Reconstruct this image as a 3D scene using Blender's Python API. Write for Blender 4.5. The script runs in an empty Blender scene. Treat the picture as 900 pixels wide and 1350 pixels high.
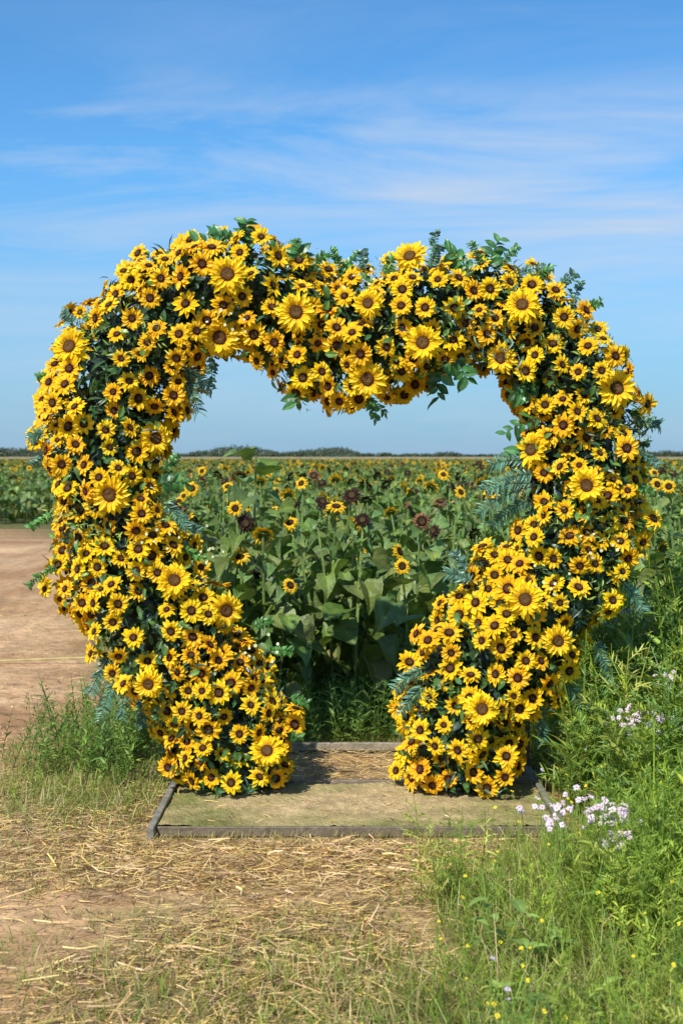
import bpy, math, numpy as np
from mathutils import Vector, Matrix
rng = np.random.default_rng(7)
scene = bpy.context.scene
CAMH = 1.43; FPX = 1875.0; HZ = 603.0
def px2(px, py, Y):
    return np.array([(px-450)/FPX*Y, Y, CAMH-(py-HZ)/FPX*Y])
def nrm(a):
    a = np.asarray(a, float); return a/np.maximum(np.linalg.norm(a, axis=-1, keepdims=True), 1e-9)

# ------------------------------------------------------------ mesh builder
class Mesher:
    def __init__(s): s.V=[]; s.F=[]; s.C=[]; s.M=[]; s.n=0
    def add(s, V, F, C, M=0):
        V=np.asarray(V,float); F=np.asarray(F,int)
        C=np.asarray(C,float)
        if C.ndim==1: C=np.tile(C,(len(V),1))
        M=np.full(len(F),M,int) if np.isscalar(M) else np.asarray(M,int)
        s.V.append(V); s.F.append(F+s.n); s.C.append(C); s.M.append(M); s.n+=len(V)
    def inst(s, T, R, P, S, col=None):
        V,F,C,M=T; k=len(P); n=len(V)
        S=np.asarray(S,float)
        if S.ndim==0: S=np.full(k,float(S))
        if S.ndim==1: S=np.repeat(S[:,None],3,1)
        W=np.einsum('kij,knj->kni', R, V[None]*S[:,None,:])+P[:,None,:]
        FF=(F[None]+np.arange(k)[:,None,None]*n).reshape(-1,3)
        CC=np.repeat(C[None],k,0)
        if col is not None: CC=CC*np.asarray(col)[:,None,:]
        s.add(W.reshape(-1,3), FF, CC.reshape(-1,3), np.tile(M,k))
    def template(s):
        return (np.concatenate(s.V),np.concatenate(s.F),np.concatenate(s.C),np.concatenate(s.M))
    def mesh(s, name, mats, smooth=False):
        V,F,C,M=s.template()
        me=bpy.data.meshes.new(name)
        me.vertices.add(len(V)); me.vertices.foreach_set('co', V.astype(np.float32).ravel())
        me.loops.add(len(F)*3); me.loops.foreach_set('vertex_index', F.astype(np.int32).ravel())
        me.polygons.add(len(F)); me.polygons.foreach_set('loop_start', (np.arange(len(F))*3).astype(np.int32))
        me.polygons.foreach_set('loop_total', np.full(len(F),3,np.int32))
        me.polygons.foreach_set('material_index', M.astype(np.int32))
        me.polygons.foreach_set('use_smooth', np.full(len(F),smooth,bool))
        a=me.attributes.new('Col','FLOAT_COLOR','POINT')
        a.data.foreach_set('color', np.concatenate([np.clip(C,0,1),np.ones((len(C),1))],1).astype(np.float32).ravel())
        for m in mats: me.materials.append(m)
        me.update(calc_edges=True)
        return me
    def obj(s, name, mats, parent=None, smooth=False):
        o=bpy.data.objects.new(name, s.mesh(name,mats,smooth)); scene.collection.objects.link(o)
        if parent: o.parent=parent
        return o
def empty(name, loc=(0,0,0)):
    o=bpy.data.objects.new(name,None); o.empty_display_size=.2; scene.collection.objects.link(o); return o
def frame(d, up):
    d=nrm(d); up=np.asarray(up,float)+np.array([1e-4,2e-4,0])
    x=nrm(np.cross(d,up)); z=np.cross(x,d)
    return np.stack([x,d,z],-1)
def face_frame(n, spin):
    n=nrm(n); a=np.where(np.abs(n[:,2:3])>.9,[[1,0,0]],[[0,0,1]])
    x=nrm(np.cross(a,n)); y=np.cross(n,x)
    c=np.cos(spin)[:,None]; s_=np.sin(spin)[:,None]
    return np.stack([x*c+y*s_, -x*s_+y*c, n],-1)
def rdir(k): return nrm(rng.normal(size=(k,3)))

# ------------------------------------------------------------ materials
def mat_attr(name, rough=.5, transl=0., spec=.3, var=.25, nscale=30., bump=0., bscale=60., sheen=0):
    m=bpy.data.materials.new(name); m.use_nodes=True; nt=m.node_tree; nt.nodes.clear()
    N=nt.nodes.new; L=nt.links.new
    out=N('ShaderNodeOutputMaterial'); at=N('ShaderNodeAttribute'); at.attribute_name='Col'
    tc=N('ShaderNodeTexCoord'); no=N('ShaderNodeTexNoise'); no.inputs['Scale'].default_value=nscale; no.inputs['Detail'].default_value=3
    L(tc.outputs['Object'],no.inputs['Vector'])
    mr=N('ShaderNodeMapRange'); mr.inputs[1].default_value=.3; mr.inputs[2].default_value=.7
    mr.inputs[3].default_value=1-var; mr.inputs[4].default_value=1+var
    L(no.outputs['Fac'],mr.inputs[0])
    mx=N('ShaderNodeMix'); mx.data_type='RGBA'; mx.blend_type='MULTIPLY'; mx.inputs[0].default_value=1
    L(at.outputs['Color'],mx.inputs[6]); L(mr.outputs[0],mx.inputs[7])
    p=N('ShaderNodeBsdfPrincipled'); p.inputs['Roughness'].default_value=rough
    p.inputs['Specular IOR Level'].default_value=spec
    L(mx.outputs[2],p.inputs['Base Color'])
    if bump>0:
        n2=N('ShaderNodeTexNoise'); n2.inputs['Scale'].default_value=bscale; n2.inputs['Detail'].default_value=5
        L(tc.outputs['Object'],n2.inputs['Vector'])
        b=N('ShaderNodeBump'); b.inputs['Strength'].default_value=bump; b.inputs['Distance'].default_value=.02
        L(n2.outputs['Fac'],b.inputs['Height']); L(b.outputs[0],p.inputs['Normal'])
    if transl>0:
        t=N('ShaderNodeBsdfTranslucent'); g=N('ShaderNodeMix'); g.data_type='RGBA'; g.blend_type='MULTIPLY'; g.inputs[0].default_value=1
        L(mx.outputs[2],g.inputs[6]); g.inputs[7].default_value=(1.25,1.3,.8,1)
        L(g.outputs[2],t.inputs['Color'])
        ms=N('ShaderNodeMixShader'); ms.inputs[0].default_value=transl
        L(p.outputs[0],ms.inputs[1]); L(t.outputs[0],ms.inputs[2]); L(ms.outputs[0],out.inputs[0])
    else: L(p.outputs[0],out.inputs[0])
    return m
M_pet=mat_attr('petal_fabric',.55,.16,.25,.08,40)
M_cen=mat_attr('seed_head',.9,0,.1,.35,200,.6,300)
M_leaf=mat_attr('leaf_green',.38,.15,.5,.25,25)
M_fleaf=mat_attr('field_leaf',.42,.22,.5,.2,20,.3,60)
M_grass=mat_attr('grass_blade',.45,.28,.4,.25,8)
M_straw=mat_attr('straw',.45,.08,.4,.2,12)
M_metal=mat_attr('weathered_metal',.6,0,.4,.35,25,.3,80)
M_ground=mat_attr('ground_soil',.95,0,.1,.22,9,1.,22)
M_turf=mat_attr('worn_turf_mat',.95,0,.1,.25,14,.9,160)

# ------------------------------------------------------------ templates
def petal(ang,r0,r1,w,z0,lift,curl,cb,ct,jit=0):
    t=np.array([0,.4,.75,1.]); wd=np.array([.6,1,.78,0])*w/2
    r=r0+(r1-r0)*t; z=z0+lift*t-curl*t*t
    V=[];C=[]
    for i in range(3):
        for sgn,dz in ((-1,.08*w),(0,-.16*w),(1,.08*w)):
            u=min(1,t[i]*2.2); V.append((r[i],sgn*wd[i],z[i]+dz)); C.append(cb*(1-u)+ct*u)
    V.append((r[3],jit*w,z[3])); C.append(ct)
    V=np.array(V); c,s=math.cos(ang),math.sin(ang)
    V=np.stack([V[:,0]*c-V[:,1]*s, V[:,0]*s+V[:,1]*c, V[:,2]],1)
    F=[]
    for i in range(2):
        for j in range(2):
            a=i*3+j; F+=[(a,a+3,a+1),(a+1,a+3,a+4)]
    F+=[(6,9,7),(7,9,8)]
    return V,np.array(F),np.array(C)
def flower_T(seed,npet=14,rc=.4,cb=(.75,.33,.008),ct=(1.,.63,.010),cen=((.13,.06,.025),(.022,.01,.006),(.05,.018,.006)),layers=2,wid=.3,droop=.1):
    r=np.random.default_rng(seed); m=Mesher(); cb=np.array(cb); ct=np.array(ct)
    for l in range(layers):
        for i in range(npet):
            a=(i+.5*l+r.uniform(-.28,.28))/npet*2*math.pi
            L=1-.12*l+r.uniform(-.16,.08)
            V,F,C=petal(a,rc*.75,L,wid*r.uniform(.8,1.15),.03*l-.02,.16+.16*l+r.uniform(-.14,.16),.22+droop+r.uniform(-.14,.25),cb,ct*r.uniform(.84,1.05),r.uniform(-.3,.3))
            m.add(V,F,C,0)
    n=12; rr=[0,.35,.7,1.]; zz=[.07,.12,.12,.0]; cc=[cen[0],cen[0],cen[1],cen[2]]
    V=[(0,0,zz[0])];C=[cc[0]]
    for k in (1,2,3):
        for i in range(n):
            a=i/n*2*math.pi; q=rr[k]*rc*r.uniform(.93,1.07)
            V.append((q*math.cos(a),q*math.sin(a),zz[k]+r.uniform(-.015,.015))); C.append(cc[k])
    F=[(0,1+i,1+(i+1)%n) for i in range(n)]
    for k in range(2):
        for i in range(n):
            a=1+k*n+i;b=1+k*n+(i+1)%n; F+=[(a,a+n,b),(b,a+n,b+n)]
    m.add(V,F,np.array(C),1)
    return m.template()
def leaf_T(ts,ws,fold=.15,droop=.3,wave=.04,seed=0,cm=(1.35,1.25,1.3),ce=(1,1,1),five=False,mat=2):
    r=np.random.default_rng(seed); cols=(-1,-.5,0,.5,1) if five else (-1,0,1); nc=len(cols)
    V=[];C=[]
    for t,w in zip(ts[:-1],ws[:-1]):
        for c in cols:
            y=t+( -.10*abs(c) if t<.05 else 0)
            V.append((c*w,y-droop*.3*t*t, fold*abs(c)*w*2-droop*t*t+r.uniform(-wave,wave)*abs(c))); C.append(cm if c==0 else ce)
    V.append((r.uniform(-.04,.04),1-droop*.3,-droop)); C.append(ce)
    F=[];n=len(ts)-1
    for i in range(n-1):
        for j in range(nc-1):
            a=i*nc+j; F+=[(a,a+1,a+nc),(a+1,a+nc+1,a+nc)]
    b=(n-1)*nc
    for j in range(nc-1): F.append((b+j,b+j+1,n*nc))
    return (np.array(V,float),np.array(F),np.array(C,float),np.full(len(F),mat))
def tube(m,P,R,col,sides=6,mat=0,cap=True):
    P=np.asarray(P,float); n=len(P); R=np.broadcast_to(R,(n,)); T=nrm(np.gradient(P,axis=0))
    ref=np.array([0.,1,0]) if abs(T[0][1])<.8 else np.array([1.,0,0])
    a=nrm(np.cross(T,ref)); b=np.cross(T,a); an=np.arange(sides)/sides*2*math.pi
    V=P[:,None]+R[:,None,None]*(a[:,None]*np.cos(an)[None,:,None]+b[:,None]*np.sin(an)[None,:,None])
    F=[]
    for i in range(n-1):
        for j in range(sides):
            q=i*sides+j;w=i*sides+(j+1)%sides; F+=[(q,w,q+sides),(w,w+sides,q+sides)]
    if cap:
        for j in range(1,sides-1):
            F.append((0,j+1,j)); F.append(((n-1)*sides,(n-1)*sides+j,(n-1)*sides+j+1))
    m.add(V.reshape(-1,3),F,col,mat)

SMALL=[flower_T(i,npet=11+i%3,rc=.35+.025*(i%3),wid=.34,droop=.04*(i%4)-.02) for i in range(8)]
BIG=[flower_T(20+i,npet=20,rc=.38,wid=.24,cb=(.8,.40,.01),ct=(1.,.68,.015),cen=((.16,.085,.03),(.10,.045,.015),(.08,.032,.01)),layers=3) for i in range(3)]
tL=(0,.12,.3,.55,.8,1.); wHeart=(.16,.40,.43,.33,.16,0); wOv=(.05,.16,.25,.24,.13,0)
HEART=[leaf_T(tL,wHeart,.12+.08*i,.15+.18*i,.05,i,five=True) for i in range(4)]
HEARTLO=[leaf_T((0,.25,.6,1.),(.2,.42,.3,0),.15,.3+.15*i,.05,i) for i in range(2)]
OVAL=[leaf_T(tL[::1],wOv,.15,.15+.15*i,.03,i) for i in range(3)]
LANC=[leaf_T((0,.25,.6,1.),(.03,.10,.09,0),.2,.2+.2*i,.02,i) for i in range(2)]

# ------------------------------------------------------------ heart arch
AY=6.0
path_px=[(322,1040,64),(314,1000,74),(294,950,86),(258,885,92),(197,803,92),(156,722,86),(137,645,80),(142,570,82),(162,495,90),(200,432,92),
(258,392,86),(325,390,80),(392,426,80),(452,450,92),(522,430,84),(600,412,68),(672,422,74),(738,475,78),(768,558,78),(771,640,80),
(750,722,90),(702,800,92),(645,877,92),(606,955,86),(602,1030,82)]
pp=np.array([[*px2(x,y,AY)[[0,2]],r/FPX*AY*.86] for x,y,r in path_px])
def catmull(P,per=24):
    Q=np.vstack([2*P[0]-P[1],P,2*P[-1]-P[-2]]); out=[]
    for i in range(1,len(Q)-2):
        for t in np.arange(per)/per:
            out.append(.5*((2*Q[i])+(-Q[i-1]+Q[i+1])*t+(2*Q[i-1]-5*Q[i]+4*Q[i+1]-Q[i+2])*t*t+(-Q[i-1]+3*Q[i]-3*Q[i+1]+Q[i+2])*t**3))
    out.append(P[-1]); return np.array(out)
CL=catmull(pp); nCL=len(CL)
Ctr=np.stack([CL[:,0],np.full(nCL,AY),CL[:,1]],1); Rad=CL[:,2]
Tg=nrm(np.gradient(Ctr,axis=0)); Nn=np.stack([-Tg[:,2],np.zeros(nCL),Tg[:,0]],1)
seg=np.r_[0,np.cumsum(np.linalg.norm(np.diff(Ctr,axis=0),axis=1))]; LEN=seg[-1]
def arch_pt(s,phi,rs):
    f=np.interp(s,seg,np.arange(nCL)); i=np.clip(f.astype(int),0,nCL-2); u=(f-i)[:,None]
    C=Ctr[i]*(1-u)+Ctr[i+1]*u; N=nrm(Nn[i]*(1-u)+Nn[i+1]*u); r=(Rad[i]*(1-u[:,0])+Rad[i+1]*u[:,0])
    bump=1+.08*np.sin(s*7.3+phi*2.1)+.07*np.sin(s*12.1-phi*3.3+1)+.05*np.sin(s*23+phi*5)
    rr=r*bump*rs; dy=np.minimum(r,.24)*bump*rs*.95
    cx=np.cos(phi)[:,None]; sx=np.sin(phi)[:,None]
    P=C+N*cx*rr[:,None]+np.array([0,-1,0])*sx*dy[:,None]
    O=nrm(N*cx+np.array([0,-1,0])*sx)
    return P,O
arch=empty('sunflower_heart_arch')
fm=Mesher()
grid={}
def ok(p,d):
    k=tuple((p/.1).astype(int))
    for a in (-2,-1,0,1,2):
        for b in (-2,-1,0,1,2):
            for c in (-2,-1,0,1,2):
                for q,dq in grid.get((k[0]+a,k[1]+b,k[2]+c),()):
                    if np.sum((p-q)**2)<((d+dq)/2)**2: return False
    return True
def put(p,d):
    grid.setdefault(tuple((p/.1).astype(int)),[]).append((p,d))
bigs=[(300,362),(485,400),(390,412),(290,445),(92,457),(205,578),(145,652),(230,765),(298,805),(700,593),(773,640),(692,790),(735,845),(635,935),(352,990),(660,472),(557,452),(688,402),(812,512),(196,902),(484,500),(540,338)]
bp=[];bn=[]
for x,y in bigs:
    p=px2(x,y,AY-.15); d=np.hypot(Ctr[:,0]-p[0],Ctr[:,2]-p[2]); i=int(np.argmin(d)); q=min(d[i]/Rad[i],.97)
    p[1]=AY-min(Rad[i],.26)*math.sqrt(1-q*q)-.06; p=px2(x,y,p[1])
    o=nrm(p-Ctr[i]); bp.append(p); bn.append(nrm(o*.6+np.array([0,-.8,.2])+rng.normal(size=3)*.25)); put(p,.13)
bp=np.array(bp);bn=np.array(bn)
for v in range(3):
    k=np.arange(len(bp))%3==v
    fm.inst(BIG[v],face_frame(bn[k],rng.uniform(0,6.28,k.sum())),bp[k],rng.uniform(.070,.094,k.sum()))
N=30000
s=rng.uniform(0,LEN,N); phi=rng.uniform(0,2*math.pi,N); rs=rng.uniform(.86,1.04,N)
P,O=arch_pt(s,phi,rs)
gap=(np.sin(P[:,0]*9+P[:,2]*5+1.3)+np.sin(P[:,2]*11-P[:,0]*7)+np.sin(P[:,0]*17+2*P[:,2]+P[:,1]*9)); gap+=.3*(P[:,2]>1.9)
cs=rng.uniform(0,LEN,3000); cph=rng.uniform(0,6.283,3000); CP,_=arch_pt(cs,cph,np.full(3000,1.))
sel=[]
for i in range(3000):
    if all(np.sum((CP[i]-CP[j])**2)>.155**2 for j in sel): sel.append(i)
cc=CP[sel]
D=np.sqrt(((P[:,None]-cc[None])**2).sum(2)); idx=np.argmin(D,1); dm=D[np.arange(N),idx]
keep=[]
for i in range(N):
    if P[i,2]<.075: continue
    if gap[i]>1.9: continue
    if O[i,1]>.2 and rng.random()<.3: continue
    if dm[i]>.122: continue
    d=.065 if gap[i]<1. else .08
    if ok(P[i],d): put(P[i],d); keep.append(i)
keep=np.array(keep); P=P[keep];O=O[keep]; idx=idx[keep]; dm=dm[keep]; print('flowers',len(keep),'bunches',len(cc))
rad=nrm(P-cc[idx]+1e-4)*np.clip(dm/.08,0,1)[:,None]
fb=np.where(O[:,1:2]<.25,[[-.08,-.6,.28]],[[0,.3,.2]])
FN=nrm(O*.7+fb+rad*.65+rng.normal(size=P.shape)*.24)
warm=rng.uniform(0,1,(len(cc)))[idx]*.5+rng.uniform(0,.5,len(P))
colm=np.stack([1.+rng.uniform(-.08,.02,len(P)),1.14-.32*warm,np.ones(len(P))],1)
v=rng.integers(0,8,len(P))
cb_=rng.uniform(.0,.09,len(cc))[idx]
push=((cb_*(1-(dm/.13)**2))+rng.uniform(-.02,.025,len(P)))[:,None]
for q in range(8):
    k=v==q
    fm.inst(SMALL[q],face_frame(FN[k],rng.uniform(0,6.28,k.sum())),P[k]+O[k]*push[k],rng.normal(.050,.0055,k.sum()).clip(.036,.064),colm[k])
fm.obj('sunflower_blooms',[M_pet,M_cen],arch)
# foliage mass
lm=Mesher()
def scatter_leaves(n,T,rs0,rs1,size,cols,upb=.3,msk=None):
    s=rng.uniform(0,LEN,n);ph=rng.uniform(0,6.283,n);P,O=arch_pt(s,ph,rng.uniform(rs0,rs1,n))
    k=P[:,2]>.06
    if msk is not None: k&=msk(P)
    P=P[k];O=O[k];n=len(P)
    d=nrm(O*.6+rdir(n)*.8); up=nrm(O+np.array([0,-.2,.5])+rdir(n)*.4)
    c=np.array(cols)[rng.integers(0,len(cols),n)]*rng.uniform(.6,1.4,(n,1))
    tv=rng.integers(0,len(T),n); sz=rng.uniform(*size,n)
    for q in range(len(T)):
        m=tv==q
        if m.sum(): lm.inst(T[q],frame(d[m],up[m]),P[m],sz[m],c[m])
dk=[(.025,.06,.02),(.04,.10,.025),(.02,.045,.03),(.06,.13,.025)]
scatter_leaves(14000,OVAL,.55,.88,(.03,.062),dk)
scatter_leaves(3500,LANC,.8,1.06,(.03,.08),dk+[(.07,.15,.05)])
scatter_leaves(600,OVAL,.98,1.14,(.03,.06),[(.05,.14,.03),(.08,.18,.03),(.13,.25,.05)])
lime=lambda P: (np.sin(P[:,0]*6+1)+np.sin(P[:,2]*8+P[:,0]*4+2)+np.sin(P[:,2]*17))>1.3
scatter_leaves(16000,LANC,.95,1.22,(.014,.036),[(.26,.35,.05),(.18,.28,.04),(.34,.40,.08)],msk=lime)
teal=lambda P: (np.sin(P[:,0]*7+4)+np.sin(P[:,2]*6-P[:,0]*5+5)+np.sin(P[:,2]*13+2))>1.7
scatter_leaves(9000,LANC,.95,1.12,(.022,.05),[(.10,.22,.14),(.07,.17,.13),(.15,.26,.16)],msk=teal)
def branch(px,py,ang,L,kind,dep=-.1,m=lm):
    b=px2(px,py,AY+dep); d=np.array([math.cos(ang),rng.uniform(-.35,.1),math.sin(ang)]); d=nrm(d)
    n=10; t=np.linspace(0,1,n)[:,None]; sag=.25 if kind!='fern' else .35
    P=b+d*L*t+np.array([0,0,-1])*sag*L*t*t
    tube(m,P,np.linspace(.0028,.001,n),(.06,.09,.03),4,2,False)
    K={'ficus':(10,OVAL,.068,(.04,.13,.03)),'euc':(22,OVAL,.034,(.07,.16,.10)),'fern':(46,LANC,.048,(.09,.20,.12)),'small':(24,OVAL,.030,(.06,.17,.03))}[kind]
    k=K[0]; tt=np.linspace(.15,1,k); pos=np.stack([np.interp(tt,t[:,0],P[:,j]) for j in range(3)],1)
    tg=nrm(np.gradient(pos,axis=0)); side=nrm(np.cross(tg,[0,1,0])); sg=np.where(np.arange(k)%2==0,1,-1)[:,None]
    dd=nrm(tg*.5+side*sg*.8+rdir(k)*.3); up=nrm(np.array([0,-.8,.5])+rdir(k)*.5)
    c=np.array(K[3])*rng.uniform(.6,1.6,(k,1)); sz=K[2]*rng.uniform(.6,1.15,k)
    for q in range(len(K[1])):
        w=np.arange(k)%len(K[1])==q; m.inst(K[1][q],frame(dd[w],up[w]),pos[w],sz[w],c[w])
R=math.radians
for a in [(320,325,R(162),.2,'ficus'),(320,325,R(145),.14,'ficus'),(322,325,R(85),.14,'ficus'),(330,335,R(100),.12,'small'),(385,362,R(85),.2,'small'),(400,365,R(100),.15,'ficus'),(405,365,R(60),.15,'small'),(445,368,R(60),.16,'small'),(455,368,R(110),.17,'small'),(572,362,R(90),.23,'euc'),(565,362,R(75),.17,'euc'),(640,365,R(75),.22,'ficus'),(640,365,R(110),.2,'small'),(650,365,R(60),.2,'small'),(625,365,R(125),.18,'ficus'),(670,365,R(25),.2,'euc'),(690,378,R(45),.15,'small'),(725,398,R(60),.19,'euc'),(750,415,R(75),.19,'euc'),(755,418,R(40),.15,'small'),(510,368,R(80),.12,'small'),(350,350,R(70),.12,'small'),(480,360,R(95),.12,'euc'),
 (238,485,R(-20),.14,'fern'),(243,495,R(-60),.13,'fern'),(280,465,R(-90),.11,'euc'),(400,495,R(-110),.1,'ficus'),(470,520,R(-20),.13,'small'),(480,520,R(-60),.1,'small'),(570,470,R(-80),.14,'ficus'),(590,465,R(-110),.13,'ficus'),(600,470,R(-60),.1,'ficus'),(575,467,R(-140),.1,'small'),
 (712,530,R(150),.14,'ficus'),(715,550,R(190),.16,'ficus'),(715,580,R(200),.16,'ficus'),(710,520,R(120),.1,'small'),(710,640,R(165),.24,'fern'),(710,625,R(175),.24,'fern'),(710,655,R(195),.2,'fern'),(705,612,R(160),.2,'fern'),(710,640,R(185),.26,'fern'),
 (205,640,R(20),.14,'ficus'),(210,660,R(-30),.14,'fern'),(215,625,R(60),.12,'small'),(225,690,R(0),.12,'euc'),(230,720,R(-10),.14,'small'),(85,570,R(170),.14,'fern'),(80,590,R(200),.12,'euc'),(75,680,R(190),.11,'small'),(80,745,R(200),.14,'small'),(140,430,R(140),.1,'small'),(98,430,R(120),.09,'euc'),(80,500,R(160),.1,'small'),
 (830,560,R(20),.13,'fern'),(830,590,R(-20),.12,'euc'),(828,640,R(0),.1,'small'),(812,760,R(-40),.14,'fern'),(780,840,R(-60),.16,'fern'),(735,880,R(-50),.16,'fern'),(705,900,R(-80),.18,'fern'),(725,860,R(-90),.18,'fern'),(170,870,R(-100),.18,'fern'),(160,880,R(-120),.18,'fern'),(180,890,R(-80),.16,'fern'),(150,860,R(-130),.15,'fern'),
 (560,880,R(200),.13,'fern'),(560,900,R(220),.13,'fern'),(625,770,R(140),.14,'fern'),(615,760,R(110),.14,'euc'),(350,860,R(20),.12,'small'),(330,830,R(40),.12,'small'),(380,920,R(0),.08,'small'),(375,975,R(20),.08,'small')]:
    branch(*a)
DA=Mesher()
for i in range(6):
    a=i*math.pi/3; DA.add([(0,0,0),(math.cos(a-.4),math.sin(a-.4),.1),(math.cos(a+.4),math.sin(a+.4),.1)],[(0,1,2)],(1,1,1),3)
DA=DA.template()
for (x,y) in [(205,715),(280,725),(345,860),(720,770),(800,715),(480,370),(300,420)]:
    k=8; p=px2(x,y,AY-.27)+rng.normal(size=(k,3))*np.array([.045,.02,.045])
    lm.inst(DA,face_frame(nrm(np.array([0,-1,.4])+rdir(k)*.5),rng.uniform(0,6,k)),p,rng.uniform(.005,.008,k),np.tile([.85,.85,.5],(k,1)))
lm.obj('foliage_garland',[M_leaf,M_leaf,M_leaf,M_pet],arch)
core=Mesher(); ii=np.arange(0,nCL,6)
tube(core,Ctr[ii],Rad[ii]*.55*(1+.1*np.sin(ii*.9)),(.015,.028,.01),14,0)  # dark inner tube added as filler, blocks the view through the foliage
core.obj('dark_filler_core',[M_leaf],arch,True)
fr=Mesher()
for dy in (-.1,.1):
    Q=Ctr[ii]+np.array([0,dy,0]); Q=np.vstack([[Q[0][0],Q[0][1],.05],Q,[Q[-1][0],Q[-1][1],.05]])
    tube(fr,Q,.012,(.2,.2,.19),8,0)
fr.obj('steel_hoop_frame',[M_metal],arch,True)

# ------------------------------------------------------------ base platform
def box(m,x0,x1,y0,y1,z0,z1,col,mat=0,bev=.003):
    import bmesh
    bm=bmesh.new(); bmesh.ops.create_cube(bm,size=1)
    for v in bm.verts:
        v.co=Vector(((x0+x1)/2+v.co.x*(x1-x0),(y0+y1)/2+v.co.y*(y1-y0),(z0+z1)/2+v.co.z*(z1-z0)))
    bmesh.ops.bevel(bm,geom=bm.edges[:],offset=bev,segments=1,affect='EDGES')
    bmesh.ops.triangulate(bm,faces=bm.faces[:])
    V=[v.co[:] for v in bm.verts]; bm.verts.index_update()
    F=[[v.index for v in f.verts] for f in bm.faces]; bm.free(); m.add(V,F,col,mat)
plat=empty('arch_base_platform')
pm=Mesher(); g2=(.24,.22,.17)
PX=.82
box(pm,-.695,PX,5.357,5.372,.0,.038,(.17,.13,.08))
box(pm,-.724,-.698,5.30,6.92,.0,.050,g2)
box(pm,PX+.003,PX+.03,5.32,6.92,.0,.045,g2)
box(pm,-.695,PX,6.085,6.112,.012,.048,(.22,.17,.11))
box(pm,-.695,PX,6.87,6.90,.012,.050,(.30,.25,.17))
box(pm,-.723,-.70,6.40,6.43,.052,.27,g2); box(pm,PX+.005,PX+.028,6.40,6.43,.047,.27,g2)
pm.obj('frame_rails',[M_metal],plat)
gx=np.linspace(-.693,PX-.002,110); gy=np.linspace(5.374,6.08,55); X,Y=np.meshgrid(gx,gy)
Z=.036+.004*np.sin(X*9+Y*5)+.002*np.sin(Y*23+X*3)+rng.normal(size=X.shape)*.0016
def vnoise(x,y,sc,seed=0):
    r=np.random.default_rng(seed); G=r.random((64,64)); u=x*sc+17.3; v=y*sc+9.1
    i=np.floor(u).astype(int);j=np.floor(v).astype(int);a=u-i;b=v-j;a=a*a*(3-2*a);b=b*b*(3-2*b)
    g=lambda p,q:G[p%64,q%64]
    return (g(i,j)*(1-a)+g(i+1,j)*a)*(1-b)+(g(i,j+1)*(1-a)+g(i+1,j+1)*a)*b
def fbm(x,y,sc,seed=0): return .5*vnoise(x,y,sc,seed)+.3*vnoise(x,y,sc*2.1,seed+1)+.2*vnoise(x,y,sc*4.7,seed+2)
w=np.clip(.9*np.exp(-(((X-.05)/.45)**2+((Y-5.75)/.33)**2)*.8)+(fbm(X,Y,5,5)-.5)*1.5+.22,0,1)[...,None]
Cc=(np.array([.27,.27,.08])*(1-w)+np.array([.62,.45,.22])*w)
def gridF(ny,nx):
    a=(np.arange(ny-1)[:,None]*nx+np.arange(nx-1)[None]).ravel()
    return np.concatenate([np.stack([a,a+1,a+nx],1),np.stack([a+1,a+nx+1,a+nx],1)])
tm=Mesher(); tm.add(np.stack([X,Y,Z],-1).reshape(-1,3),gridF(55,110),Cc.reshape(-1,3))
tm.obj('turf_mat',[M_turf],plat)

# ------------------------------------------------------------ ground
def smooth(e0,e1,x): t=np.clip((x-e0)/(e1-e0),0,1); return t*t*(3-2*t)
def weed_mask(x,y):
    edge=np.interp(y,[2,3.6,4.5,5.15,5.4,5.7,6.3,7.5],[.12,.22,.34,.50,.74,.88,.88,.80])
    return smooth(-.14,.18,x-edge+ (fbm(x,y,3,11)-.5)*.45)
def field_left(y): return np.interp(y,[7.3,15,28,29,60],[-1.0,-2.5,-5.4,-14,-60])
def grass_mask(x,y):
    m=weed_mask(x,y)
    b=np.exp(-(((x+1.05)/.42)**2+((y-6.25)/.75)**2))*1.4
    c=np.exp(-(((x+.0)/.6)**2+((y-3.65)/.42)**2))*1.0
    d=smooth(-.4,.3,x-field_left(y)+.1)*(y>6.9)
    return np.clip(np.maximum(np.maximum(m,b),np.maximum(c,d)),0,1)
def gz(x,y):
    z=.03*(fbm(x,y,1.2,3)-.5)+.02*(fbm(x,y,6,4)-.5)
    plat_=smooth(.25,0,np.maximum(np.abs(x-.1)-.85,np.abs(y-6.1)-.85))
    z=z*(1-plat_)+.06*weed_mask(x,y)*smooth(.9,1.5,x)*(y<7.5)
    return z-.004*plat_+smooth(260,470,y)*1.6
xs=np.r_[-3000,-1500,-800,-400,-200,-100,-60,-40,-25,-16,-10,-7,np.arange(-5,5,.045),5,7,10,16,25,40,60,100,200,400,800,1500,3000]
ys=np.r_[-300,-100,-40,-15,-5,0,1,np.arange(2,12,.045),np.arange(12,30,.5),30,35,42,50,65,85,110,150,200,260,300,350,400,440,470,500,700,1200,2500,5000]
X,Y=np.meshgrid(xs,ys); Z=gz(X,Y)
dirt=np.array([.60,.38,.20]); dirt2=np.array([.38,.21,.10]); strw=np.array([.40,.27,.12]); soil=np.array([.12,.12,.04])
n1=fbm(X,Y,1.3,21)[...,None]; n2=fbm(X,Y,5,31)[...,None]; n3=fbm(X,Y,14,35)[...,None]; n1=np.clip((n1-.3)*2.2,0,1)
Cg=dirt*(n1)+dirt2*(1-n1); Cg=Cg*(.5+.55*n2+.4*n3)
sm=smooth(-1.0,-.3,X+.0*Y+(n1[...,0]-.5)*1.2)[...,None]*.75; Cg=Cg*(1-sm)+strw*sm*(.6+.5*n2+.35*n3)
gm=(grass_mask(X,Y)*.85)[...,None]; Cg=Cg*(1-gm)+soil*gm
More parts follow.
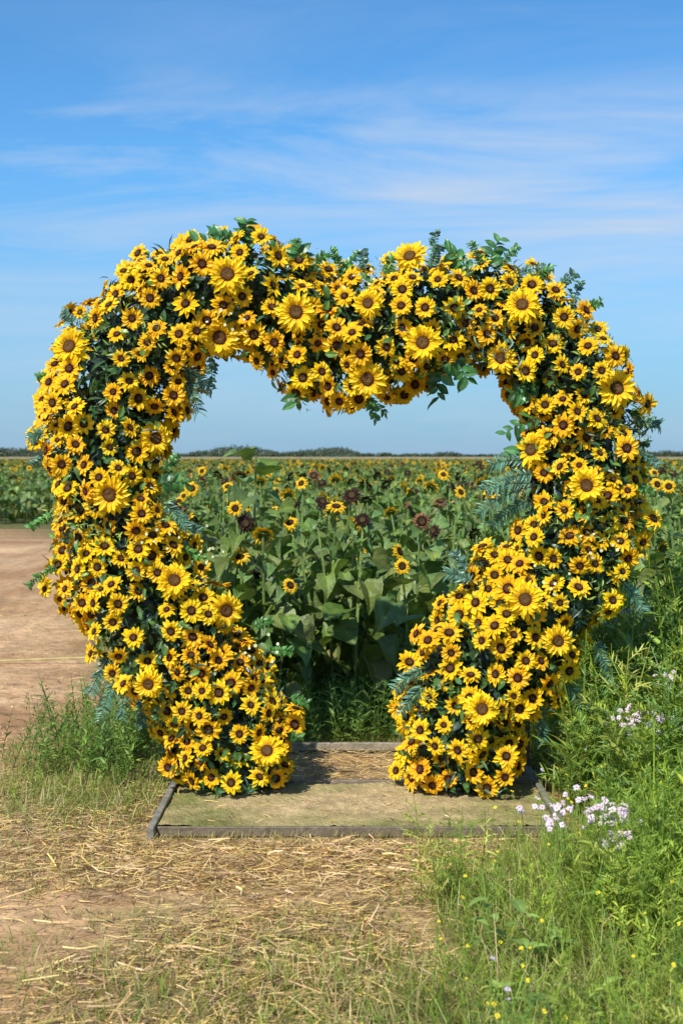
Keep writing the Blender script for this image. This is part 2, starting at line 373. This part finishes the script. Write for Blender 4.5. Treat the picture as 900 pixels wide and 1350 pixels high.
far=smooth(28,32,Y)[...,None]; Cg=Cg*(1-far)+np.array([.06,.09,.025])*far
far=smooth(240,270,Y)[...,None]; Cg=Cg*(1-far)+np.array([.34,.28,.15])*far
far=smooth(470,600,Y)[...,None]; Cg=Cg*(1-far)+np.array([.08,.10,.05])*far
G=Mesher(); G.add(np.stack([X,Y,Z],-1).reshape(-1,3),gridF(len(ys),len(xs)),Cg.reshape(-1,3))
G.obj('ground',[M_ground],None,True)

# ------------------------------------------------------------ strips: grass + straw
def blades(m,P,H,W,lean,col,ctip,mat=0,curve=1.):
    k=len(P); a=rng.uniform(0,6.283,k); ld=np.stack([np.cos(a),np.sin(a),np.zeros(k)],1)
    b=a+math.pi/2+rng.normal(size=k)*.5; wd=np.stack([np.cos(b),np.sin(b),np.zeros(k)],1)
    V=[];C=[]
    for t,wf in ((0,1),(.35,.9),(.7,.6)):
        c=P+np.array([0,0,1])*(H*(t-.35*curve*lean*t*t))[:,None]+ld*(H*lean*(t*.4+t*t*.8))[:,None]
        V+= [c-wd*(W*wf/2)[:,None], c+wd*(W*wf/2)[:,None]]; cc_=col*(1-t)+ctip*t; C+=[cc_,cc_]
    V.append(P+np.array([0,0,1])*(H*(1-.35*curve*lean))[:,None]+ld*(H*lean*1.2)[:,None]); C.append(ctip)
    V=np.stack(V,1).reshape(-1,3);C=np.stack(C,1).reshape(-1,3)
    F=np.array([(0,1,2),(1,3,2),(2,3,4),(3,5,4),(4,5,6)])
    F=(F[None]+np.arange(k)[:,None,None]*7).reshape(-1,3)
    m.add(V,F,C,mat)
def on_plat(x,y): return (x>-.745)&(x<PX+.04)&(y>5.29)&(y<6.93)
def pick(n,x0,x1,y0,y1,f):
    x=rng.uniform(x0,x1,n);y=rng.uniform(y0,y1,n);k=rng.random(n)<f(x,y); x=x[k];y=y[k]; return x,y,gz(x,y)
gr=Mesher()
f=lambda x,y: grass_mask(x,y)*(~on_plat(x,y))*(y<7.6)
x,y,z=pick(100000,-2.6,3.0,2.4,7.6,f); k=len(x)
w=weed_mask(x,y); H=rng.uniform(.04,.12,k)*(1+1.5*w*rng.random(k)); H*=np.where((x<.95)&(y>4.9)&(y<5.4),.6,1)
dry=(rng.random(k)<(.4-.25*w))
col=np.where(dry[:,None],[[.45,.36,.14]],np.array([.14,.20,.03])*rng.uniform(.7,1.4,(k,1))); ct=np.where(dry[:,None],[[.68,.54,.24]],np.array([.36,.46,.06])*rng.uniform(.7,1.3,(k,1)))
blades(gr,np.stack([x,y,z-.005],1),H,rng.uniform(.0018,.0045,k),rng.uniform(.1,1.1,k),col,ct)
x,y,z=pick(12000,-1.2,.6,2.6,5.3,lambda x,y:smooth(.48,.72,fbm(x,y,2.5,71))*.9); k=len(x)
blades(gr,np.stack([x,y,z-.003],1),rng.uniform(.02,.07,k),rng.uniform(.0015,.003,k),rng.uniform(.3,1.3,k),np.array([.22,.25,.05])*rng.uniform(.7,1.3,(k,1)),np.array([.38,.42,.1])*rng.uniform(.7,1.3,(k,1)))
f=lambda x,y: (x>field_left(y)-.15)*.9
x,y,z=pick(26000,-6,4.5,6.95,16,f); k=len(x)
blades(gr,np.stack([x,y,z-.005],1),rng.uniform(.08,.32,k),rng.uniform(.003,.008,k),rng.uniform(.1,.9,k),np.array([.10,.16,.025])*rng.uniform(.7,1.4,(k,1)),np.array([.26,.36,.05])*rng.uniform(.6,1.3,(k,1)))
x=rng.uniform(-.72,PX,700); y=5.32+rng.normal(size=700)*.02; blades(gr,np.stack([x,y,gz(x,y)],1),rng.uniform(.015,.05,700),np.full(700,.003),rng.uniform(.2,1,700),np.tile([.25,.22,.06],(700,1)),np.tile([.5,.42,.15],(700,1)))
gr.obj('grass',[M_grass])

st=Mesher()
def straw(n,x0,x1,y0,y1,f,zoff=0,L=(.03,.15),wd_=(.0012,.0036),zr=.02):
    x,y,z=pick(n,x0,x1,y0,y1,f); k=len(x); a=rng.normal(size=k)*1.0+rng.integers(0,2,k)*.4; d=np.stack([np.cos(a),np.sin(a),rng.normal(size=k)*.15],1)
    L=rng.uniform(*L,k)*rng.uniform(.4,1,k); W=rng.uniform(*wd_,k); sd=np.stack([-d[:,1],d[:,0],rng.normal(size=k)*.5],1)
    P=np.stack([x,y,z+zoff+rng.uniform(.001,zr,k)],1); b=sd*(L*rng.normal(size=k)*.12)[:,None]*np.array([1,1,.2])
    V=np.stack([P-d*(L/2)[:,None]-sd*(W/2)[:,None],P-d*(L/2)[:,None]+sd*(W/2)[:,None],P+b-sd*(W/2)[:,None],P+b+sd*(W/2)[:,None],P+d*(L/2)[:,None]-sd*(W/3)[:,None],P+d*(L/2)[:,None]+sd*(W/3)[:,None]],1)
    c=np.array([.82,.58,.25])*(rng.uniform(.2,1.2,(k,1)))*np.stack([np.ones(k),rng.uniform(.85,1.08,k),rng.uniform(.6,1.2,k)],1)
    F=np.array([(0,1,2),(1,3,2),(2,3,4),(3,5,4)]); st.add(V.reshape(-1,3),(F[None]+np.arange(k)[:,None,None]*6).reshape(-1,3),np.repeat(c,6,0))
def sden(x,y):
    bare=np.exp(-(((x+.95)/.42)**2+((y-4.15)/.5)**2))+.8*np.exp(-(((x+.1)/.3)**2+((y-4.6)/.2)**2))
    d=.12+.88*smooth(.38,.58,fbm(x,y,2.2,41)); d=d*smooth(-2.4,-.5,x+.25*(5-y))+.12
    return np.clip(d*(1-.85*np.clip(bare,0,1))*(1-.7*weed_mask(x,y))*(~on_plat(x,y))*np.where(y>7,.5,1),0,1)
straw(120000,-2.6,1.2,2.4,7.2,sden)
straw(9000,-1.2,1.,2.6,5.25,lambda x,y:sden(x,y),L=(.05,.16),wd_=(.002,.005),zr=.04)
straw(9000,-7,-1,7,16,lambda x,y:.4*(x<field_left(y)),L=(.06,.22))
straw(500,-.69,PX,5.4,6.06,lambda x,y:.55*np.ones_like(x),.036,L=(.02,.07))
straw(3000,-.69,PX,6.13,6.85,lambda x,y:np.ones_like(x),.01)
st.obj('straw_litter',[M_straw])

sn=Mesher()
ico=np.array([(1,0,0),(-1,0,0),(0,1,0),(0,-1,0),(0,0,.7),(0,0,-.7)]);icf=np.array([(0,2,4),(2,1,4),(1,3,4),(3,0,4),(2,0,5),(1,2,5),(3,1,5),(0,3,5)])
x,y,z=pick(9000,-6,.4,2.6,14,lambda x,y:(x<field_left(y))*(~on_plat(x,y))*(1-weed_mask(x,y))); k=len(x)
for q in range(5):
    T=(ico*rng.uniform(.6,1.3,(6,1)),icf,np.ones((6,3)),np.zeros(8,int)); j=np.arange(k)%5==q; kk=j.sum()
    sn.inst(T,face_frame(rdir(kk),rng.uniform(0,6,kk)),np.stack([x,y,z],1)[j],rng.uniform(.002,.011,kk)*rng.uniform(.5,1.6,kk),np.array([.5,.31,.16])*rng.uniform(.6,1.3,(kk,1)))
sn.obj('soil_clods',[M_ground])

# ------------------------------------------------------------ weeds
def sprig_T(seed,feather=True):
    r=np.random.default_rng(seed); m=Mesher(); n=9; t=np.linspace(0,1,n); bend=r.normal(size=2)*.12
    P=np.stack([bend[0]*t*t,bend[1]*t*t,t],1); tube(m,P,np.linspace(.008,.003,n),(.8,.9,.7),3,0,False)
    for i in range(16 if feather else 14):
        tt=.12+.86*i/16; a=i*2.4+r.uniform(-.4,.4); p=np.array([bend[0]*tt*tt,bend[1]*tt*tt,tt])
        d=nrm(np.array([math.cos(a),math.sin(a),.9+r.uniform(-.3,.3)])); L=.30*(1-.55*tt)*r.uniform(.7,1.2)
        if feather:
            k=9; q=np.linspace(.15,1,k); pos=p+d*L*q[:,None]+np.array([0,0,-.25*L])*q[:,None]**2
            sd=nrm(np.cross(d,[0,0,1]))*np.where(np.arange(k)%2==0,1,-1)[:,None]; dd=nrm(d*.9+sd*.8+r.normal(size=(k,3))*.25)
            m.inst(NEEDLE,frame(dd,nrm(np.array([0,0,1])+r.normal(size=(k,3))*.3)),pos,L*.38*r.uniform(.7,1.2,k))
            e=np.cross(d,[0,0,1])*.004; m.add([p-e,p+e,p+d*L+np.array([0,0,-.25*L])],[(0,1,2)],(1,1,.9))
        else:
            m.inst(LANC[i%2],frame(d[None],np.array([[0,0,1.]])),p[None],np.array([L*.9]))
    V,F,C,M=m.template(); return (V,F,C,np.zeros(len(F),int))
NEEDLE=(np.array([(-.06,0,0),(.06,0,0),(.07,.5,.02),(-.07,.5,.02),(0,1,-.05)],float),np.array([(0,1,2),(0,2,3),(3,2,4)]),np.array([(1,1,1)]*4+[(1.2,1.2,1.1)],float),np.zeros(3,int))
SPR=[sprig_T(i,True) for i in range(3)]+[sprig_T(10+i,False) for i in range(3)]
wd=Mesher()
def sprigs(x,y,h,cols,types):
    k=len(x);z=gz(x,y); up=nrm(np.stack([rng.normal(size=k)*.22,rng.normal(size=k)*.22,np.ones(k)],1)); tv=np.array(types)[rng.integers(0,len(types),k)]
    c=np.array(cols)[rng.integers(0,len(cols),k)]*rng.uniform(.7,1.35,(k,1))
    for q in set(types):
        j=tv==q
        if j.sum(): wd.inst(SPR[q],face_frame(up[j],rng.uniform(0,6.28,j.sum())),np.stack([x,y,z],1)[j],h[j],c[j])
gcol=[(.26,.36,.04),(.21,.31,.04),(.34,.42,.05),(.15,.26,.05),(.38,.40,.08)]
def wm(x,y): return weed_mask(x,y)**1.5*(~on_plat(x,y))*(y<7.5)
x,y,_=pick(5600,.0,3.2,2.6,7.5,wm); k=len(x)
clump=.35+1.3*smooth(.25,.75,fbm(x,y,2.8,61))
h=rng.uniform(.10,.24,k)*(1+.9*smooth(.5,1.5,x))*(1+.5*smooth(4.5,6.5,y))*clump; h*=np.where((x<.95)&(y>4.8)&(y<5.5),.5,1)
sprigs(x,y,h,gcol,[0,1,2,0,1,3,4])
x,y,_=pick(800,-1.6,-.78,6.1,7.9,lambda x,y:np.exp(-(((x+1.08)/.25)**2+((y-6.8)/.65)**2))); k=len(x)
sprigs(x,y,rng.uniform(.10,.36,k),[(.15,.24,.04),(.12,.21,.04),(.2,.29,.05)],[0,1,3,4,5])
x,y,_=pick(160,-1.5,-.5,4.6,6.4,lambda x,y:grass_mask(x,y)*.6*(~on_plat(x,y))); sprigs(x,y,rng.uniform(.05,.13,len(x)),gcol,[3,4,5])
x,y,_=pick(160,-.6,.3,3.4,4.2,lambda x,y:.5+0*x); sprigs(x,y,rng.uniform(.03,.08,len(x)),gcol,[3,4,5,0])
x,y,_=pick(2600,-1.1,3.5,6.96,8.6,lambda x,y:(x>field_left(y)-.1)*1.); k=len(x)
sprigs(x,y,rng.uniform(.12,.36,k),[(.13,.23,.04),(.17,.27,.05),(.21,.30,.05)],[0,1,2,3,4,5])
x,y,_=pick(1300,-6.5,-.8,8,29,lambda x,y:np.exp(-((x-field_left(y)-.2)/.25)**2)); sprigs(x,y,rng.uniform(.12,.35,len(x)),[(.12,.2,.035),(.16,.25,.04)],[0,3,4])
wd.obj('wild_weeds',[M_grass])
bl=Mesher()
x,y,z=pick(60,.3,2.2,3.2,6.8,lambda x,y:wm(x,y)*.8)
for i in range(len(x)):
    k=int(rng.integers(5,10)); a=np.arange(k)*2.4+rng.uniform(0,6); hh=rng.uniform(.06,.22)
    pos=np.stack([np.full(k,x[i]),np.full(k,y[i]),z[i]+hh*np.linspace(.3,1,k)],1); d=np.stack([np.cos(a),np.sin(a),rng.uniform(.1,.8,k)],1)
    bl.inst(OVAL[i%3],frame(d,np.tile([0,0,1.],(k,1))),pos,rng.uniform(.04,.09,k),np.array([.2,.31,.06])*rng.uniform(.7,1.3,(k,1)))
bl.obj('broad_leaf_weeds',[M_fleaf]*3)
wf=Mesher()
WF=flower_T(77,npet=11,rc=.28,cb=(.82,.66,.77),ct=(.92,.78,.88),cen=((.6,.45,.12),(.55,.4,.12),(.45,.35,.12)),layers=1,wid=.34,droop=0)
YF=flower_T(78,npet=6,rc=.3,cb=(.8,.62,.02),ct=(.9,.75,.05),cen=((.6,.45,.03),)*3,layers=1,wid=.6,droop=0)
def wflow(T,x,y,z,sz,col,stem=(.2,.3,.06)):
    k=len(x); P=np.stack([x,y,z],1); wf.inst(T,face_frame(nrm(np.stack([rng.normal(size=k)*.4,rng.normal(size=k)*.4-.6,np.ones(k)*.8],1)),rng.uniform(0,6,k)),P,sz,col)
    b=P+np.stack([rng.normal(size=k)*.03,rng.normal(size=k)*.03,-np.maximum(z-gz(x,y),.02)],1); e=np.array([.0011,0,0])
    V=np.stack([b-e,b+e,P+e,P-e],1).reshape(-1,3); F=(np.array([(0,1,2),(0,2,3)])[None]+np.arange(k)[:,None,None]*4).reshape(-1,3); wf.add(V,F,stem,2)
for cx,cy,cz,n,sp in [(.76,4.62,.28,30,.055),(.90,4.6,.28,32,.05),(.66,4.7,.27,10,.03),(1.17,5.5,.40,28,.05),(1.12,5.55,.44,8,.03),(1.24,5.5,.43,14,.03),(1.4,6.0,.50,20,.05),(1.36,7.0,.66,34,.08),(.85,4.45,.24,14,.03),(1.45,5.3,.46,12,.06)]:
    c=rng.uniform(.9,1.1,(n,1))*np.array([1,.95,1.0]) if cy<6.8 else np.tile([.8,.6,.95],(n,1))
    wflow(WF,cx+rng.normal(size=n)*sp*1.3,cy+rng.normal(size=n)*sp,cz+rng.normal(size=n)*sp*.5,rng.uniform(.010,.015,n),c)
x,y,z=pick(420,.2,2.6,2.8,7,wm); k=len(x)
wflow(YF,x,y,z+rng.uniform(.08,.24,k)*(1+.6*smooth(.5,1.4,x)),rng.uniform(.004,.008,k),np.ones((k,3)))
x,y,z=pick(60,.3,2.6,3,6.5,wm); k=len(x)
wflow(WF,x,y,z+rng.uniform(.15,.3,k),rng.uniform(.006,.010,k),np.tile([.9,.85,1.05],(k,1)))
wf.obj('wildflowers',[M_pet,M_pet,M_grass])

# ------------------------------------------------------------ sunflower plants
HEADY=[flower_T(40+i,npet=18,rc=.48,wid=.24,cb=(.7,.35,.01),ct=(.95,.60,.02),cen=((.07,.045,.015),(.03,.015,.008),(.02,.01,.006)),droop=.15) for i in range(3)]
HEADB=[flower_T(50+i,npet=18,rc=.55,wid=.24,cb=(.05,.014,.008),ct=((.06,.025,.015),(.32,.15,.06),(.035,.02,.012))[i],cen=((.10,.07,.03),(.03,.015,.01),(.02,.01,.006)),droop=.25) for i in range(3)]
BUD=flower_T(60,npet=12,rc=.5,wid=.4,cb=(.16,.26,.06),ct=(.22,.33,.08),cen=((.24,.3,.06),(.2,.26,.06),(.15,.22,.05)),droop=-.5)
def plant(m,base,h,top,r,hi=True,size=1.,nl=None,facing=None,flat=False):
    n=7; t=np.linspace(0,1,n); be=r.normal(size=2)*.07*h*(0.3 if flat else 1)
    P=np.asarray(base)+np.stack([be[0]*t*t,be[1]*t*t,h*t],1)
    g=np.array([.22,.31,.08]); tube(m,P,np.linspace(.011,.006,n),g*r.uniform(.8,1.2),5 if hi else 3,2,False)
    nl=nl or (r.integers(15,23) if hi else 10)
    T=HEART if hi else HEARTLO
    for i in range(nl):
        tt=.14+.84*(i/nl)**.9; a=i*2.4+r.uniform(-.5,.5); p=np.array([np.interp(tt,t,P[:,j]) for j in range(3)])
        L=(.20*math.sin(math.pi*min(1,.25+tt*(.5 if flat else .65)))*r.uniform(.6,1.2))*size
        pd=nrm(np.array([math.cos(a),math.sin(a),.55])); pl=L*.5; q=p+pd*pl
        e=nrm(np.cross(pd,[0,0,1]))*.004; m.add([p-e,p+e,q+e,q-e],[(0,1,2),(0,2,3)],(.2,.28,.08),2)
        d=nrm(np.array([math.cos(a),math.sin(a),r.uniform(-.75,.15)+(.9 if flat else .3)*(tt>.85)])+r.normal(size=3)*.15); up=nrm(np.array([math.cos(a)*.3,math.sin(a)*.3,1])+r.normal(size=3)*.3)
        c=np.array([.125,.205,.04])*r.uniform(.65,1.5)*np.array([r.uniform(.9,1.35),1,r.uniform(.8,1.5)])
        if tt<.3 and r.random()<.3: c=np.array([.26,.24,.07])
        m.inst(T[r.integers(0,len(T))],frame(d[None],up[None]),q[None],np.array([L]),c[None])
    tip=P[-1]; a=r.uniform(0,6.28)
    fn=nrm(np.array([math.cos(a),math.sin(a),.35+r.uniform(-.2,.5)])) if facing is None else nrm(np.array(facing,float))
    if top=='y': Tm=HEADY[r.integers(0,3)]; s_=r.uniform(.045,.068)
    elif top=='b': Tm=HEADB[r.integers(0,3)]; s_=r.uniform(.045,.065)
    else: Tm=BUD; s_=r.uniform(.02,.035); fn=nrm(fn+np.array([0,0,1.]))
    hp=tip+fn*.03; m.inst(Tm,face_frame(fn[None],np.array([a])),hp[None],np.array([s_*size**.3]))
    m.inst(BUD,face_frame(-fn[None],np.array([a])),(hp-fn*.006)[None],np.array([s_*.62]),np.array([[.7,.7,.7]]))
    m.add([tip,tip+[.004,0,0],hp],[(0,1,2)],g,2)
FM=[M_pet,M_cen,M_fleaf]
field=empty('sunflower_field')
nf=Mesher(); r=np.random.default_rng(5)
pts=[]
yy=7.75
while yy<15:
    xx=field_left(yy)+.15
    while xx<yy*.3+1.6:
        pts.append((xx+r.uniform(-.12,.12),yy+r.uniform(-.14,.14))); xx+=r.uniform(.22,.34)
    yy+=.36
for (x_,y_) in pts:
    h=r.uniform(.72,1.08) if y_<9 else r.uniform(.9,1.30)
    u=r.random(); top='y' if u<.22 else ('b' if u<.42 else 'n')
    plant(nf,(x_,y_,gz(np.array(x_),np.array(y_))),h,top,r)
nf.obj('front_rows',FM,field)
def single(px_,py_,Y,top,facing,size=1.,nl=None,seed=1,flat=False):
    p=px2(px_,py_,Y); m=Mesher(); rr=np.random.default_rng(seed)
    plant(m,(0,0,0),p[2],top,rr,True,size,nl,facing,flat)
    o=m.obj('sunflower_plant',FM); o.location=(p[0],p[1],0)
single(333,600,8.1,'n',None,.95,26,55,True)
for i,a in enumerate([(332,672,7.75,'y',(.1,-1,.25),1.1,None),(540,745,7.6,'y',(.0,-1,.2),1.2,None),(468,690,7.7,'b',(-.2,-1,.5),1.1,None),(442,655,8.2,'b',(0,-1,.5),1,None),(545,688,7.8,'b',(.1,-1,.1),1.2,None),(318,742,7.6,'y',(-.2,-.6,1),1,None),(368,775,7.55,'y',(.5,-.8,.5),1,None),(436,672,8.3,'y',(.1,-.6,1),1,None),(270,690,7.8,'b',(.2,-1,.1),1,None),(590,652,8.5,'y',(.6,-1,.5),1,None),(395,640,9,'y',(-.5,-1,.6),1,None),(865,640,8.2,'y',(.3,-1,.3),1,None),(870,700,7.7,'n',None,1.3,None),(840,720,7.6,'n',None,1.3,None),(900,690,7.5,'n',None,1.3,None)]):
    single(*a,seed=100+i)
patches=[]
for q in range(5):
    pm_=Mesher(); rr=np.random.default_rng(200+q)
    for i in range(60):
        u=rr.random(); plant(pm_,(rr.uniform(-2,2),rr.uniform(-2,2),0),rr.uniform(.95,1.30),'y' if u<.26 else ('b' if u<.40 else 'n'),rr,False,1.25)
    patches.append(pm_.mesh('field_patch',FM))
Y=17.; cnt=0
while Y<200:
    hw=Y*.34+6; X=-hw
    while X<hw:
        if X-2>field_left(np.array(Y-1.)) :
            o=bpy.data.objects.new('field_patch',patches[int(rng.integers(0,5))]); scene.collection.objects.link(o); o.parent=field
            o.location=(X,Y,float(gz(np.array(X),np.array(Y)))-.01+rng.uniform(-.03,.03)); o.rotation_euler=(0,0,int(rng.integers(0,4))*math.pi/2+rng.uniform(-.1,.1)); o.scale=(1,1,rng.uniform(.93,1.03)); cnt+=1
        X+=3.8
    Y+=3.8 if Y<80 else 6
hd=Mesher()
for i in range(900):
    X_=rng.uniform(-220,220); Y_=rng.uniform(455,500); dens=fbm(np.array(X_*.05),np.array(1.),1.3,91)
    h=(.6+3.6*max(0,dens-.36)*1.6+ (1.5 if X_<-85 else 0))*rng.uniform(.7,1.2)
    n=90; u=rdir(n)*rng.uniform(.5,1,(n,1))**.5; P=np.stack([X_+u[:,0]*h*1.6,Y_+u[:,1]*h*.8,gz(np.array(X_),np.array(Y_))+h*.5+u[:,2]*h*.55],1)
    T=HEARTLO[0]; hd.inst(T,frame(rdir(n),rdir(n)),P,rng.uniform(.3,.7,n),np.array([.07,.10,.05])*rng.uniform(.5,1.3,(n,1)))
hd.obj('distant_hedgerow',[M_leaf,M_leaf,M_leaf])
cd=Mesher(); t=np.linspace(0,1,30); tube(cd,np.stack([-5+3.3*t,9.8+.05*np.sin(t*9),.035+.012*np.sin(t*14)],1),.006,(.6,.5,.2),6,0); cd.obj('boundary_cord',[M_straw])

# ------------------------------------------------------------ light, world
el=math.radians(47); az=math.radians(30)
sv=Vector((-math.sin(az)*math.cos(el),-math.cos(az)*math.cos(el),math.sin(el)))
ld=bpy.data.lights.new('sun','SUN'); ld.energy=5.0; ld.angle=math.radians(.5); ld.color=(1,.975,.93)
lo=bpy.data.objects.new('sun',ld); scene.collection.objects.link(lo); lo.rotation_euler=sv.to_track_quat('Z','Y').to_euler(); lo.location=(-10,-20,30)
w=bpy.data.worlds.new('World'); scene.world=w; w.use_nodes=True; nt=w.node_tree; nt.nodes.clear(); Nn_=nt.nodes.new; L=nt.links.new
out=Nn_('ShaderNodeOutputWorld'); bg=Nn_('ShaderNodeBackground'); bg.inputs[1].default_value=.105
sk=Nn_('ShaderNodeTexSky'); sk.sky_type='NISHITA'; sk.sun_disc=False; sk.sun_elevation=el; sk.sun_rotation=math.atan2(sv.x,sv.y)
sk.air_density=1.0; sk.dust_density=.3; sk.ozone_density=2.5
tint=Nn_('ShaderNodeMix'); tint.data_type='RGBA'; tint.blend_type='MULTIPLY'; tint.inputs[0].default_value=1; tint.inputs[7].default_value=(.58,1.13,1.5,1); L(sk.outputs[0],tint.inputs[6])
tc=Nn_('ShaderNodeTexCoord'); mp=Nn_('ShaderNodeMapping'); mp.inputs['Scale'].default_value=(1.3,1.3,9.5); mp.inputs['Rotation'].default_value=(0,math.radians(-2.5),0); mp.inputs['Location'].default_value=(.3,.2,.4)
no=Nn_('ShaderNodeTexNoise'); no.inputs['Scale'].default_value=1.7; no.inputs['Detail'].default_value=10; no.inputs['Roughness'].default_value=.62; no.inputs['Distortion'].default_value=.9
L(tc.outputs['Generated'],mp.inputs[0]); L(mp.outputs[0],no.inputs['Vector'])
cr=Nn_('ShaderNodeValToRGB'); cr.color_ramp.elements[0].position=.38; cr.color_ramp.elements[1].position=.66
cr.color_ramp.elements[0].color=(0,0,0,1); cr.color_ramp.elements[1].color=(1,1,1,1); L(no.outputs['Fac'],cr.inputs[0])
sx=Nn_('ShaderNodeSeparateXYZ'); L(tc.outputs['Generated'],sx.inputs[0])
er=Nn_('ShaderNodeValToRGB'); e=er.color_ramp; e.elements[0].position=0; e.elements[0].color=(.15,.15,.15,1); e.elements[1].position=.33; e.elements[1].color=(.22,.22,.22,1)
for p_,v_ in ((.09,.4),(.14,.75),(.18,1.),(.22,.85),(.245,.5),(.265,.12)):
    q=e.elements.new(p_); q.color=(v_,v_,v_,1)
L(sx.outputs['Z'],er.inputs[0])
mu=Nn_('ShaderNodeMath'); mu.operation='MULTIPLY'; L(cr.outputs[0],mu.inputs[0]); L(er.outputs[0],mu.inputs[1])
hz=Nn_('ShaderNodeMapRange'); hz.inputs[1].default_value=0; hz.inputs[2].default_value=.2; hz.inputs[3].default_value=.85; hz.inputs[4].default_value=0; L(sx.outputs['Z'],hz.inputs[0])
mh=Nn_('ShaderNodeMix'); mh.data_type='RGBA'; L(hz.outputs[0],mh.inputs[0]); L(tint.outputs[2],mh.inputs[6]); mh.inputs[7].default_value=(2.6,4.1,6.2,1)
mx=Nn_('ShaderNodeMix'); mx.data_type='RGBA'; L(mu.outputs[0],mx.inputs[0]); L(mh.outputs[2],mx.inputs[6]); mx.inputs[7].default_value=(5.5,6.5,8.0,1)
L(mx.outputs[2],bg.inputs[0]); L(bg.outputs[0],out.inputs[0])

cam=bpy.data.cameras.new('camera'); co=bpy.data.objects.new('camera',cam); scene.collection.objects.link(co)
co.location=(0,0,CAMH); co.rotation_euler=(math.radians(90),0,0); cam.lens=50; cam.sensor_width=36; cam.sensor_fit='AUTO'
cam.shift_y=-(675-HZ)/1350; cam.clip_end=8000; cam.clip_start=.05
cam.dof.use_dof=True; cam.dof.focus_distance=5.85; cam.dof.aperture_fstop=5.6
scene.camera=co
scene.view_settings.view_transform='Standard'; scene.view_settings.look='None'; scene.view_settings.exposure=0
